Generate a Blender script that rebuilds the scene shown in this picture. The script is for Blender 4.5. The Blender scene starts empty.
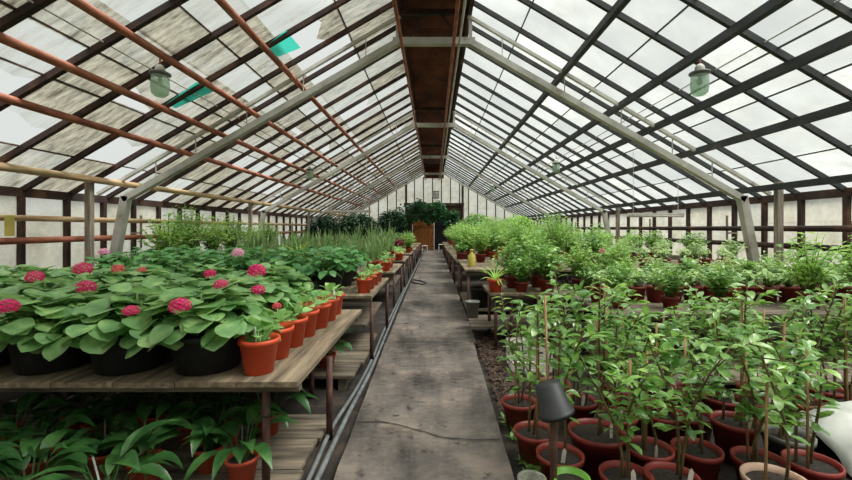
import bpy, math, random
from mathutils import Vector, Matrix, noise
random.seed(11)
R = random.uniform
C = bpy.context.scene.collection
F, CX, CY, H = 420.0, 434.0, 228.0, 1.4

# ------------------------------------------------------------------ materials
def lin(c):
    return tuple(((v/255)/12.92 if v/255 <= .04045 else ((v/255+.055)/1.055)**2.4) for v in c) + (1,)

def nodemat(name):
    m = bpy.data.materials.new(name); m.use_nodes = True
    nt = m.node_tree; nt.nodes.clear()
    out = nt.nodes.new('ShaderNodeOutputMaterial')
    return m, nt, out

def coords(nt, scale=(1, 1, 1)):
    t = nt.nodes.new('ShaderNodeTexCoord'); mp = nt.nodes.new('ShaderNodeMapping')
    mp.inputs['Scale'].default_value = scale
    nt.links.new(t.outputs['Object'], mp.inputs[0]); return mp.outputs[0]

def noise_ramp(nt, vec, scale, stops, detail=5, rough=.6):
    n = nt.nodes.new('ShaderNodeTexNoise'); n.inputs['Scale'].default_value = scale
    n.inputs['Detail'].default_value = detail; n.inputs['Roughness'].default_value = rough
    nt.links.new(vec, n.inputs['Vector'])
    r = nt.nodes.new('ShaderNodeValToRGB')
    while len(r.color_ramp.elements) < len(stops): r.color_ramp.elements.new(.5)
    for e, (p, c) in zip(r.color_ramp.elements, stops): e.position = p; e.color = c
    nt.links.new(n.outputs['Fac'], r.inputs[0])
    return r.outputs[0], n.outputs['Fac']

def surf(name, stops, scale=8, stretch=(1, 1, 1), rough=.7, bump=.2, metal=0, spec=.4, detail=5, bumpscale=None):
    m, nt, out = nodemat(name)
    b = nt.nodes.new('ShaderNodeBsdfPrincipled'); nt.links.new(b.outputs[0], out.inputs[0])
    v = coords(nt, stretch)
    col, fac = noise_ramp(nt, v, scale, [(p, lin(c)) for p, c in stops], detail)
    nt.links.new(col, b.inputs['Base Color'])
    b.inputs['Roughness'].default_value = rough; b.inputs['Metallic'].default_value = metal
    b.inputs['Specular IOR Level'].default_value = spec
    if bump:
        bp = nt.nodes.new('ShaderNodeBump'); bp.inputs['Strength'].default_value = bump
        bp.inputs['Distance'].default_value = .02
        if bumpscale:
            _, fac = noise_ramp(nt, v, bumpscale, [(0, (0, 0, 0, 1)), (1, (1, 1, 1, 1))])
        nt.links.new(fac, bp.inputs['Height']); nt.links.new(bp.outputs[0], b.inputs['Normal'])
    return m

def leafmat(name, a, b_, c_, transl=.35, rough=.38, scale=7.0, spec=.5):
    m, nt, out = nodemat(name)
    v = coords(nt)
    oi = nt.nodes.new('ShaderNodeObjectInfo')
    add = nt.nodes.new('ShaderNodeVectorMath'); add.operation = 'ADD'
    sc = nt.nodes.new('ShaderNodeMath'); sc.operation = 'MULTIPLY'; sc.inputs[1].default_value = 37
    nt.links.new(oi.outputs['Random'], sc.inputs[0])
    nt.links.new(v, add.inputs[0]); nt.links.new(sc.outputs[0], add.inputs[1])
    col, _ = noise_ramp(nt, add.outputs[0], scale, [(.3, lin(a)), (.5, lin(b_)), (.7, lin(c_))], 3)
    p = nt.nodes.new('ShaderNodeBsdfPrincipled'); nt.links.new(col, p.inputs['Base Color'])
    p.inputs['Roughness'].default_value = rough; p.inputs['Specular IOR Level'].default_value = spec
    t = nt.nodes.new('ShaderNodeBsdfTranslucent'); 
    hs = nt.nodes.new('ShaderNodeHueSaturation'); hs.inputs['Hue'].default_value = .48
    hs.inputs['Value'].default_value = 1.5
    nt.links.new(col, hs.inputs['Color']); nt.links.new(hs.outputs[0], t.inputs[0])
    mx = nt.nodes.new('ShaderNodeMixShader'); mx.inputs[0].default_value = transl
    nt.links.new(p.outputs[0], mx.inputs[1]); nt.links.new(t.outputs[0], mx.inputs[2])
    nt.links.new(mx.outputs[0], out.inputs[0]); return m

def panemat(name, tint, dirt_col, dirt_dark, stretch, nscale, contrast, opaque):
    m, nt, out = nodemat(name)
    L = nt.links.new
    v = coords(nt, stretch)
    at = nt.nodes.new('ShaderNodeAttribute'); at.attribute_name = 'dirt'
    _, f = noise_ramp(nt, v, nscale, [(0, (0, 0, 0, 1)), (1, (1, 1, 1, 1))], 6, .65)
    sub = nt.nodes.new('ShaderNodeMath'); sub.operation = 'MULTIPLY_ADD'
    sub.inputs[1].default_value = contrast; sub.inputs[2].default_value = -contrast*.5
    L(f, sub.inputs[0])
    ad = nt.nodes.new('ShaderNodeMath'); ad.operation = 'ADD'; ad.use_clamp = True
    L(sub.outputs[0], ad.inputs[0]); L(at.outputs['Fac'], ad.inputs[1])
    mu = nt.nodes.new('ShaderNodeMath'); mu.operation = 'MULTIPLY'; mu.inputs[1].default_value = opaque
    L(ad.outputs[0], mu.inputs[0])
    tr = nt.nodes.new('ShaderNodeBsdfTransparent'); tr.inputs[0].default_value = tint
    gl = nt.nodes.new('ShaderNodeBsdfGlossy'); gl.inputs['Roughness'].default_value = .12
    g = nt.nodes.new('ShaderNodeMixShader'); g.inputs[0].default_value = .035
    L(tr.outputs[0], g.inputs[1]); L(gl.outputs[0], g.inputs[2])
    col, _ = noise_ramp(nt, v, nscale*2.3, [(.3, dirt_dark), (.62, dirt_col)], 6, .7)
    d = nt.nodes.new('ShaderNodeBsdfDiffuse'); t = nt.nodes.new('ShaderNodeBsdfTranslucent')
    L(col, d.inputs[0]); L(col, t.inputs[0])
    x = nt.nodes.new('ShaderNodeMixShader'); x.inputs[0].default_value = .6
    L(d.outputs[0], x.inputs[1]); L(t.outputs[0], x.inputs[2])
    o = nt.nodes.new('ShaderNodeMixShader'); L(mu.outputs[0], o.inputs[0])
    L(g.outputs[0], o.inputs[1]); L(x.outputs[0], o.inputs[2]); L(o.outputs[0], out.inputs[0])
    return m

M = {}
def path_mat():
    m, nt, out = nodemat('path concrete'); L = nt.links.new
    b = nt.nodes.new('ShaderNodeBsdfPrincipled'); L(b.outputs[0], out.inputs[0]); v = coords(nt)
    base, f1 = noise_ramp(nt, v, 2.3, [(.3, lin((62, 57, 54))), (.5, lin((99, 91, 84))), (.72, lin((138, 124, 110)))], 10, .72)
    stain, _ = noise_ramp(nt, v, 1.1, [(.36, lin((120, 112, 104))), (.52, lin((255, 255, 255)))], 8, .7)
    spots, _ = noise_ramp(nt, v, 9, [(.3, lin((110, 105, 105))), (.42, lin((255, 255, 255)))], 4, .6)
    prev = base
    for c in (stain, spots):
        mx = nt.nodes.new('ShaderNodeMix'); mx.data_type = 'RGBA'; mx.blend_type = 'MULTIPLY'; mx.inputs[0].default_value = 1
        L(prev, mx.inputs[6]); L(c, mx.inputs[7]); prev = mx.outputs[2]
    L(prev, b.inputs['Base Color']); b.inputs['Roughness'].default_value = .7
    _, f2 = noise_ramp(nt, v, 30, [(0, (0, 0, 0, 1)), (1, (1, 1, 1, 1))], 8)
    bp = nt.nodes.new('ShaderNodeBump'); bp.inputs['Strength'].default_value = .45; bp.inputs['Distance'].default_value = .02
    L(f2, bp.inputs['Height']); L(bp.outputs[0], b.inputs['Normal']); return m
M['concrete'] = path_mat()
M['crack'] = surf('crack', [(0, (25, 22, 20)), (1, (38, 34, 31))], 20, rough=.95)
M['soil'] = surf('soil floor', [(.3, (26, 23, 21)), (.5, (46, 40, 36)), (.7, (72, 60, 50))], 5, rough=.95, bump=.8, bumpscale=22, detail=8)
M['potsoil'] = surf('potting soil', [(.3, (28, 24, 21)), (.7, (62, 55, 48))], 60, rough=.95, bump=.6)
M['bark'] = surf('bark chips', [(.3, (44, 34, 28)), (.55, (80, 63, 52)), (.75, (128, 104, 84))], 25, rough=.9, bump=.4)
M['plank'] = surf('weathered plank', [(.3, (70, 60, 48)), (.5, (120, 106, 86)), (.7, (156, 140, 114))], 3, (7, .6, 7), rough=.8, bump=.4)
M['plankx'] = surf('weathered cross plank', [(.3, (62, 54, 46)), (.5, (106, 96, 82)), (.7, (146, 132, 112))], 3, (.6, 7, 7), rough=.8, bump=.4)
M['palewood'] = surf('pale board', [(.3, (150, 140, 124)), (.7, (206, 198, 182))], 3, (.6, 7, 7), rough=.75, bump=.2)
M['leg'] = surf('brown pipe leg', [(.3, (48, 32, 28)), (.55, (88, 60, 52)), (.75, (124, 88, 72))], 9, rough=.6, bump=.2)
M['rust'] = surf('rusty red pipe', [(.25, (96, 56, 42)), (.5, (158, 92, 68)), (.72, (186, 128, 98))], 4, (3, .7, 3), rough=.6, bump=.2)
M['rustdark'] = surf('dark rusty steel', [(.3, (36, 25, 23)), (.55, (62, 43, 37)), (.75, (112, 78, 60))], 3, rough=.75, bump=.2)
M['steel'] = surf('backlit dark steel', [(.3, (36, 38, 40)), (.6, (58, 60, 60)), (.8, (88, 76, 66))], 3, rough=.6, bump=.1)  # backlit darkness of the right roof steel is put into this colour
M['greysteel'] = surf('pale grey painted frame', [(.28, (130, 104, 84)), (.38, (176, 174, 164)), (.7, (212, 210, 200))], 2.2, rough=.65, bump=.1)
M['yellowwood'] = surf('yellowed pipe', [(.3, (148, 116, 82)), (.6, (196, 170, 128)), (.8, (214, 196, 160))], 3, (4, .5, 4), rough=.6, bump=.1)
M['greywood'] = surf('grey wooden post', [(.3, (110, 100, 88)), (.7, (168, 158, 142))], 4, (6, 6, .6), rough=.8)
M['ridge'] = surf('dark ridge boards', [(.3, (52, 26, 19)), (.5, (92, 46, 32)), (.66, (124, 68, 48)), (.8, (166, 118, 92))], 1.6, (1, .6, 1), rough=.85)
M['orange'] = surf('orange plastic pot', [(.3, (206, 72, 40)), (.7, (226, 94, 56))], 6, rough=.42, bump=.03)
M['dullorange'] = surf('faded orange pot', [(.3, (168, 66, 42)), (.7, (198, 92, 62))], 9, rough=.55, bump=.05)
M['redpot'] = surf('brick red plastic pot', [(.3, (112, 38, 32)), (.7, (150, 60, 50))], 5, rough=.42, bump=.03)
M['maroon'] = surf('maroon pot', [(.3, (110, 34, 30)), (.7, (146, 54, 44))], 5, rough=.5, bump=.03)
M['black'] = surf('black plastic pot', [(.3, (28, 30, 31)), (.7, (48, 50, 51))], 7, rough=.5, bump=.05)
M['grey'] = surf('grey plastic', [(.3, (98, 100, 96)), (.7, (130, 132, 126))], 6, rough=.5, bump=.05)
M['mossy'] = surf('mossy concrete pot', [(.3, (98, 100, 84)), (.55, (140, 140, 126)), (.75, (176, 172, 160))], 18, rough=.9, bump=.4)
M['beige'] = surf('beige clay pot', [(.3, (176, 142, 122)), (.7, (202, 172, 150))], 9, rough=.7, bump=.1)
M['limepot'] = surf('lime green plastic', [(.3, (96, 156, 48)), (.7, (124, 186, 66))], 6, rough=.4, bump=0)
M['white'] = surf('white plastic', [(.3, (200, 196, 186)), (.7, (232, 228, 218))], 8, rough=.6, bump=.05)
M['cloth'] = surf('white film', [(.3, (176, 178, 172)), (.7, (216, 216, 208))], 4, rough=.45, bump=.2)
M['yellow'] = surf('yellow bottle', [(.3, (176, 162, 74)), (.7, (206, 192, 98))], 5, rough=.4, bump=0)
M['hose'] = surf('grey hose', [(.3, (84, 88, 88)), (.7, (128, 132, 132))], 9, rough=.45, bump=.05)
M['bamboo'] = surf('bamboo stake', [(.3, (126, 92, 58)), (.7, (178, 142, 96))], 9, (6, 6, 1), rough=.7, bump=.1)
M['stem'] = surf('woody stem', [(.3, (84, 76, 48)), (.7, (124, 108, 70))], 20, rough=.8)
M['gstem'] = surf('green stem', [(.3, (86, 112, 52)), (.7, (122, 146, 72))], 20, rough=.6)
M['plaster'] = surf('dirty plaster', [(.3, (132, 126, 112)), (.7, (186, 180, 166))], 3, rough=.9)
M['doorwood'] = surf('orange brown door boards', [(.3, (160, 96, 46)), (.55, (202, 130, 66)), (.75, (226, 160, 96))], 2, (8, 8, .6), rough=.6)
M['openingshade'] = surf('shaded opening boards', [(.3, (30, 26, 30)), (.7, (52, 46, 50))], 3, (6, 6, .6), rough=.7)  # shade of the open doorway put into the board colour
M['brownboard'] = surf('brown boards', [(.3, (58, 38, 30)), (.7, (104, 72, 56))], 3, (6, 6, .6), rough=.8)
M['lampglass'] = None
M['floret'] = leafmat('crimson petals', (186, 8, 82), (214, 18, 100), (232, 56, 126), .3, .5, 30)
M['palefloret'] = leafmat('pale pink petals', (222, 140, 178), (236, 166, 198), (240, 190, 208), .25, .5, 30)
M['coral'] = leafmat('coral petals', (206, 60, 70), (220, 84, 84), (232, 120, 110), .25, .5, 30)
M['hydleaf'] = leafmat('hydrangea leaf', (84, 130, 74), (116, 160, 96), (162, 196, 126), .32, .42)
M['seedleaf'] = leafmat('primrose leaf', (92, 148, 78), (122, 176, 96), (164, 206, 124), .3, .45)
M['darkleaf'] = leafmat('deep green leaf', (48, 106, 54), (78, 138, 72), (118, 174, 94), .28, .4)
M['lilyleaf'] = leafmat('shaded peace lily leaf', (34, 68, 34), (52, 94, 46), (80, 124, 62), .28, .32)  # green darkened to stand in for the shade under the bench
M['citrus'] = leafmat('citrus leaf', (74, 122, 54), (108, 156, 72), (160, 198, 104), .34, .27, 5, .8)
M['lightleaf'] = leafmat('fresh light leaf', (98, 150, 70), (136, 182, 90), (180, 212, 122), .4, .42, 3)
M['paleleaf'] = leafmat('pale grey green leaf', (126, 164, 100), (162, 192, 128), (194, 212, 152), .38, .45, 4)
M['snake'] = leafmat('snake plant leaf', (84, 120, 74), (122, 158, 96), (172, 192, 130), .2, .4, 9)
M['ivy'] = leafmat('ivy leaf', (26, 72, 44), (44, 98, 58), (76, 130, 78), .25, .4, 4)
M['conifer'] = leafmat('dark tree leaf', (26, 62, 40), (40, 82, 50), (62, 104, 62), .2, .5, 4)
M['coleus'] = leafmat('purple red leaf', (92, 26, 44), (134, 42, 60), (168, 70, 80), .25, .45, 8)
M['spider'] = leafmat('spider plant leaf', (120, 178, 70), (158, 204, 98), (196, 224, 136), .35, .4, 8)
M['paneL'] = panemat('whitewashed dirty glass', (.93, .95, .92, 1), lin((164, 160, 143)), lin((58, 49, 37)), (.8, 3.2, .8), 1.7, 1.5, .96)
M['paneR'] = panemat('hazy glass', (.96, .98, .97, 1), lin((232, 234, 228)), lin((190, 188, 176)), (1, 1, 1), 1.2, .7, .85)
M['paneW'] = panemat('frosted wall glass', (.95, .96, .93, 1), lin((232, 228, 210)), lin((186, 178, 154)), (1, 1, 1), 1.3, .8, .95)

def simple_glass(name, col, fac, rough=.1):
    m, nt, out = nodemat(name)
    t = nt.nodes.new('ShaderNodeBsdfTransparent'); t.inputs[0].default_value = lin(col)
    g = nt.nodes.new('ShaderNodeBsdfPrincipled'); g.inputs['Base Color'].default_value = lin(col)
    g.inputs['Roughness'].default_value = rough
    x = nt.nodes.new('ShaderNodeMixShader'); x.inputs[0].default_value = fac
    nt.links.new(t.outputs[0], x.inputs[1]); nt.links.new(g.outputs[0], x.inputs[2]); nt.links.new(x.outputs[0], out.inputs[0])
    return m
M['lampglass'] = simple_glass('greenish lamp jar', (206, 226, 208), .4)
def teal_mat():
    m, nt, out = nodemat('teal sheet'); t = nt.nodes.new('ShaderNodeBsdfTranslucent'); d = nt.nodes.new('ShaderNodeBsdfDiffuse')
    for q in (t, d): q.inputs[0].default_value = lin((56, 158, 140))
    x = nt.nodes.new('ShaderNodeMixShader'); x.inputs[0].default_value = .7
    nt.links.new(d.outputs[0], x.inputs[1]); nt.links.new(t.outputs[0], x.inputs[2]); nt.links.new(x.outputs[0], out.inputs[0]); return m
M['teal'] = teal_mat()

# ------------------------------------------------------------------ mesh builder
class MB:
    def __init__(s): s.v = []; s.f = []; s.attr = []
    def quad(s, a, b, c, d, t=None):
        n = len(s.v); s.v += [tuple(a), tuple(b), tuple(c), tuple(d)]; s.f.append((n, n+1, n+2, n+3))
        if t is not None: s.attr.append(t)
    def poly(s, pts, t=None):
        n = len(s.v); s.v += [tuple(p) for p in pts]; s.f.append(tuple(range(n, n+len(pts))))
        if t is not None: s.attr.append(t)
    def box(s, lo, hi):
        (a, b, c), (d, e, f) = lo, hi; n = len(s.v)
        s.v += [(a, b, c), (d, b, c), (d, e, c), (a, e, c), (a, b, f), (d, b, f), (d, e, f), (a, e, f)]
        for q in ((0, 3, 2, 1), (4, 5, 6, 7), (0, 1, 5, 4), (1, 2, 6, 5), (2, 3, 7, 6), (3, 0, 4, 7)):
            s.f.append(tuple(n+i for i in q))
    def bar(s, p, q, w, h=None, up=(0, 0, 1)):
        p, q = Vector(p), Vector(q); h = h or w
        d = (q-p).normalized(); u = Vector(up)
        if abs(d.dot(u)) > .98: u = Vector((0, 1, 0))
        x = d.cross(u).normalized()*(w/2); y = x.cross(d).normalized()*(h/2)
        n = len(s.v)
        for o in (p, q): s.v += [tuple(o-x-y), tuple(o+x-y), tuple(o+x+y), tuple(o-x+y)]
        for k in ((0, 3, 2, 1), (4, 5, 6, 7), (0, 1, 5, 4), (1, 2, 6, 5), (2, 3, 7, 6), (3, 0, 4, 7)):
            s.f.append(tuple(n+i for i in k))
    def tube(s, pts, rad, n=8, cap=True):
        pts = [Vector(p) for p in pts]; rs = rad if isinstance(rad, (list, tuple)) else [rad]*len(pts)
        st = len(s.v)
        for i, p in enumerate(pts):
            d = (pts[min(i+1, len(pts)-1)]-pts[max(i-1, 0)]).normalized()
            u = Vector((0, 0, 1)) if abs(d.z) < .9 else Vector((1, 0, 0))
            x = d.cross(u).normalized(); y = x.cross(d)
            for k in range(n):
                a = 2*math.pi*k/n; s.v.append(tuple(p+(x*math.cos(a)+y*math.sin(a))*rs[i]))
        for i in range(len(pts)-1):
            for k in range(n):
                a = st+i*n; s.f.append((a+k, a+(k+1) % n, a+n+(k+1) % n, a+n+k))
        if cap:
            s.f.append(tuple(st+k for k in range(n))[::-1]); e = st+(len(pts)-1)*n; s.f.append(tuple(e+k for k in range(n)))
    def lathe(s, prof, n=24, closed_bottom=True):
        st = len(s.v)
        for r, z in prof:
            for k in range(n):
                a = 2*math.pi*k/n; s.v.append((r*math.cos(a), r*math.sin(a), z))
        for i in range(len(prof)-1):
            for k in range(n):
                a = st+i*n; s.f.append((a+k, a+(k+1) % n, a+n+(k+1) % n, a+n+k))
        if closed_bottom: s.f.append(tuple(st+k for k in range(n))[::-1])
    def leaf(s, base, d, L, W, droop=.3, fold=.25, prof=(0.25, .8, 1, .72, 0), roll=0.0):
        base = Vector(base); d = Vector(d).normalized()
        side = d.cross(Vector((0, 0, 1)))
        if side.length < .05: side = Vector((math.cos(roll*9), math.sin(roll*9), 0))
        side.normalize(); up = side.cross(d).normalized()
        if roll:
            m = Matrix.Rotation(roll, 3, d); side = m @ side; up = m @ up
        n = len(prof); st = len(s.v); pos = base.copy(); dd = d.copy(); step = L/(n-1)
        for i, w in enumerate(prof):
            hw = W*.5*max(w, .02)
            lift = up*(hw*fold)
            s.v += [tuple(pos-side*hw+lift), tuple(pos), tuple(pos+side*hw+lift)]
            dd = (dd+Vector((0, 0, -1))*droop/(n-1)).normalized(); up = side.cross(dd).normalized()
            pos = pos+dd*step
        for i in range(n-1):
            a = st+3*i
            s.f += [(a, a+1, a+4, a+3), (a+1, a+2, a+5, a+4)]
    def blade(s, base, d, L, W, droop, seg=5):
        prof = [1]*(seg-1)+[.75, 0]
        s.leaf(base, d, L, W, droop, .35, prof)
    def shift(s, off, start=0):
        o = Vector(off); s.v[start:] = [tuple(Vector(p)+o) for p in s.v[start:]]
    def mesh(s, name, mat, smooth=False):
        me = bpy.data.meshes.new(name); me.from_pydata(s.v, [], s.f); me.update()
        if s.attr:
            a = me.attributes.new('dirt', 'FLOAT', 'FACE'); a.data.foreach_set('value', s.attr)
        me.materials.append(M[mat])
        if smooth: me.polygons.foreach_set('use_smooth', [True]*len(me.polygons))
        return me

def mk(name, src, mat=None, parent=None, loc=None, smooth=False, label=None):
    me = src.mesh(name, mat, smooth) if isinstance(src, MB) else src
    o = bpy.data.objects.new(name, me); C.objects.link(o)
    if parent: o.parent = parent
    if loc: o.location = loc
    if label: o['label'] = label
    return o

def tag(o, label, cat, group=None):
    o['label'] = label; o['category'] = cat
    if group: o['group'] = group
    return o

def struct(name, src, mat=None, parent=None, smooth=False, loc=None):
    o = mk(name, src, mat, parent, loc, smooth)
    if not parent: o['kind'] = 'structure'
    return o

def thing(name, label, cat, loc=(0, 0, 0), rotz=0, group=None, scale=1):
    o = bpy.data.objects.new(name, None); C.objects.link(o); o.empty_display_size = .05
    o.location = loc; o.rotation_euler = (0, 0, rotz); o.scale = (scale,)*3
    return tag(o, label, cat, group)

ORD = ['first', 'second', 'third', 'fourth', 'fifth', 'sixth', 'seventh', 'eighth', 'ninth', 'tenth', 'eleventh', 'twelfth', 'thirteenth', 'fourteenth', 'fifteenth', 'sixteenth', 'seventeenth', 'eighteenth', 'nineteenth', 'twentieth']

# plant prototypes are kept as lists of (part name, mesh); planting copies object + parts
class Kind:
    def __init__(s, name, cat): s.name = name; s.cat = cat; s.variants = []
    def add(s, parts): s.variants.append(parts)
    def plant(s, label, loc, group, scale=1, v=None, rot=None):
        t = thing(s.name, label, s.cat, loc, R(0, 6.28) if rot is None else rot, group, scale)
        for pn, me, lab, pt in random.choice(s.variants) if v is None else s.variants[v % len(s.variants)]:
            o = mk(pn, me, parent=t, label=lab)
        return t

def P(pn, mb, mat, smooth=False, label=None):
    return (pn, mb.mesh(pn, mat, smooth), label, None)

def pot_parts(rt, rb, h, mat, rim=.025, n=24, soil='potsoil', label=None):
    w = .006
    a = MB(); t = rim
    a.lathe([(rb, 0), (rb+(rt-rb)*(1-t/h)*.98, h-t), (rt+.006, h-t), (rt+.008, h), (rt-.004, h+.001), (rt-.012, h-.03), (rb*.98, .02), (.001, .02)], n)
    b = MB(); zs = h-.03
    k = 14; b.v.append((0, 0, zs+.008))
    for i in range(k):
        ang = 6.283*i/k; rr = (rt-.012); b.v.append((rr*math.cos(ang), rr*math.sin(ang), zs+R(-.003, .003)))
    for i in range(k): b.f.append((0, 1+i, 1+(i+1) % k))
    return [P('pot', a, mat, True, label), P('soil', b, soil)]

def stick(x, y, z, h=.1):
    a = MB(); w = .011
    ang = R(-.5, .5); dx = math.cos(ang)*w; dy = math.sin(ang)*w; tx = R(-.02, .02)
    n = len(a.v)
    for dd in (-.001, .001):
        a.v += [(x-dx, y-dy+dd, z), (x+dx, y+dy+dd, z), (x+dx+tx, y+dy+dd, z+h*.85), (x+tx, y+dd, z+h), (x-dx+tx, y-dy+dd, z+h*.85)]
    a.f += [(0, 1, 2, 3, 4), (9, 8, 7, 6, 5)] + [(i, (i+1) % 5+0, (i+1) % 5+5, i+5) for i in range(5)]
    return P('label_stick', a, 'white')

ROUND = (.3, .85, 1.0, .92, .6, .06)
BROAD = (.45, .86, 1.0, 1.0, .88, .6, .05)
OVATE = (.2, .8, 1.0, .85, .45, .03)
ELLIP = (.12, .7, 1.0, .8, .05)
SMALL = (.2, 1.0, .05)

# ---- hydrangea
def floret_ball(c, r, n=60):
    a = MB(); c = Vector(c)
    for i in range(n):
        z = 1-2*(i+.5)/n*.82; t = i*2.39996; q = math.sqrt(max(0, 1-z*z))
        nv = Vector((q*math.cos(t), q*math.sin(t), z)); p = c+nv*r*R(.9, 1.08)*Vector((1, 1, .8)).length/1.63
        u = nv.orthogonal().normalized(); w = nv.cross(u); s = r*.27
        ph = R(0, 1.6)
        for k in range(4):
            an = ph+k*math.pi/2
            e = u*math.cos(an)+w*math.sin(an); f = u*math.cos(an+.6)+w*math.sin(an+.6); g = u*math.cos(an-.6)+w*math.sin(an-.6)
            a.quad(p, p+g*s*.75+nv*s*.22, p+e*s*1.05+nv*s*R(.1, .4), p+f*s*.75+nv*s*.22)
    return a

hyd = Kind('potted_hydrangea', 'potted plant'); hyd_bare = Kind('potted_hydrangea', 'potted plant')
def make_bush_leaves(n_stem, rad, z0, z1, L, W, prof, mat, leaves=6):
    a = MB(); st = MB()
    for i in range(n_stem):
        t = i*2.39996; q = math.sqrt((i+.5)/n_stem)
        tip = Vector((rad*q*math.cos(t), rad*q*math.sin(t), z0+(z1-z0)*(1-.75*q*q)+R(-.03, .03)))
        root = Vector((.25*tip.x, .25*tip.y, z0-.06))
        mid = (root+tip)*.5+Vector((tip.x*.15, tip.y*.15, .02))
        st.tube([root, mid, tip], .005, 5)
        off = R(0, 6.28)
        for k in range(leaves):
            an = off+k*2.39996
            out = Vector((math.cos(an), math.sin(an), 0)); el = R(.05, .6)-.9*q*q
            d = out*math.cos(el)+Vector((0, 0, 1))*math.sin(el)+Vector((tip.x, tip.y, 0))*R(.3, 1.4)
            b = tip.lerp(mid, .12*k*R(.5, 1.3))+out*.01
            s = R(.7, 1.15)
            a.leaf(b+d.normalized()*.03, d, L*s, W*s, R(.2, .8), R(.02, .22), prof, R(-.35, .35))
    return a, st
FLW = [[(.02, -.16, .40)], [(-.1, -.12, .385), (.17, -.08, .33)], [], [(.12, -.1, .4), (-.14, -.18, .3)], [(-.12, .02, .42)], []]
for v in range(6):
    parts = pot_parts(.2, .165, .21, 'black', .03)
    a, st = make_bush_leaves(22, .29, .22, .42, .135, .15, BROAD, 'hydleaf', 7)
    parts += [P('stem', st, 'gstem', True), P('foliage', a, 'hydleaf', True)]
    hyd_bare.add(list(parts))
# ---- round leaved seedlings in orange pots
seed = Kind('potted_primrose', 'potted plant')
for v in range(5):
    parts = pot_parts(.105, .078, .19, 'orange', .026)
    a = MB()
    for k in range(11):
        an = k*2.39996; el = R(.6, 1.0) if k < 6 else R(1.0, 1.4)
        d = Vector((math.cos(an)*math.cos(el), math.sin(an)*math.cos(el), math.sin(el)))
        b = Vector((math.cos(an)*.02, math.sin(an)*.02, .17)); e = b+d*R(.05, .1)
        a.leaf(b, d, (e-b).length, .008, .1, 0, (1, 1, 1))
        a.leaf(e, d+Vector((0, 0, -.45)), R(.065, .09), R(.06, .08), R(.3, .8), .2, ROUND, R(-.3, .3))
    parts += [P('foliage', a, 'seedleaf', True)]
    if v % 2 == 0: parts.append(stick(.06, -.05, .15, .12))
    seed.add(parts)
seed_small = Kind('potted_primrose', 'potted plant')
for v in range(3):
    parts = pot_parts(.085, .065, .13, 'orange', .02)
    a = MB()
    for k in range(14):
        an = k*2.39996; el = R(.4, 1.2)
        d = Vector((math.cos(an)*math.cos(el), math.sin(an)*math.cos(el), math.sin(el)))
        b = Vector((0, 0, .12)); e = b+d*R(.05, .12)
        a.leaf(b, d, (e-b).length, .006, .1, 0, (1, 1, 1))
        a.leaf(e, d+Vector((0, 0, -.3)), R(.05, .08), R(.045, .06), R(.5, 1.1), .2, ROUND, R(-.3, .3))
    seed_small.add(parts+[P('foliage', a, 'seedleaf', True)])
# ---- deep green clumps in black pots
clump = Kind('potted_pelargonium', 'potted plant')
for v in range(4):
    parts = pot_parts(.15, .12, .2, 'black', .03)
    a, st = make_bush_leaves(14, .27, .24, .44, .12, .1, ROUND, 'darkleaf', 6)
    clump.add(parts+[P('stem', st, 'gstem', True), P('foliage', a, 'darkleaf', True)])
# ---- snake plants
snake = Kind('potted_snake_plant', 'potted plant')
for v in range(5):
    parts = pot_parts(.09, .07, .15, 'dullorange', .02, 16)
    a = MB()
    for k in range(14):
        an = R(0, 6.28); rr = R(0, .07); el = R(1.05, 1.5)
        d = Vector((math.cos(an)*math.cos(el), math.sin(an)*math.cos(el), math.sin(el)))
        a.leaf((rr*math.cos(an), rr*math.sin(an), .12), d, R(.3, .62), R(.04, .065), R(-.05, .15), .5, (.7, .9, 1, .9, .6, .02), R(-1.5, 1.5))
    snake.add(parts+[P('foliage', a, 'snake', True)])
# ---- peace lilies
lily = Kind('potted_peace_lily', 'potted plant')
for v in range(5):
    parts = pot_parts(.095, .07, .15, 'dullorange', .022, 20)
    a = MB()
    for k in range(17):
        an = k*2.39996+R(-.3, .3); el = R(.75, 1.35)
        d = Vector((math.cos(an)*math.cos(el), math.sin(an)*math.cos(el), math.sin(el)))
        b = Vector((.02*math.cos(an), .02*math.sin(an), .12)); e = b+d*R(.1, .25)
        a.leaf(b, d, (e-b).length, .009, .05, 0, (1, 1, 1))
        a.leaf(e, d+Vector((math.cos(an), math.sin(an), 0))*.5, R(.18, .28), R(.065, .1), R(1.0, 1.9), .35, (.15, .7, 1, .95, .7, .35, .02), R(-.3, .3))
    lily.add(parts+[P('foliage', a, 'lilyleaf', True)])
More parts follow.
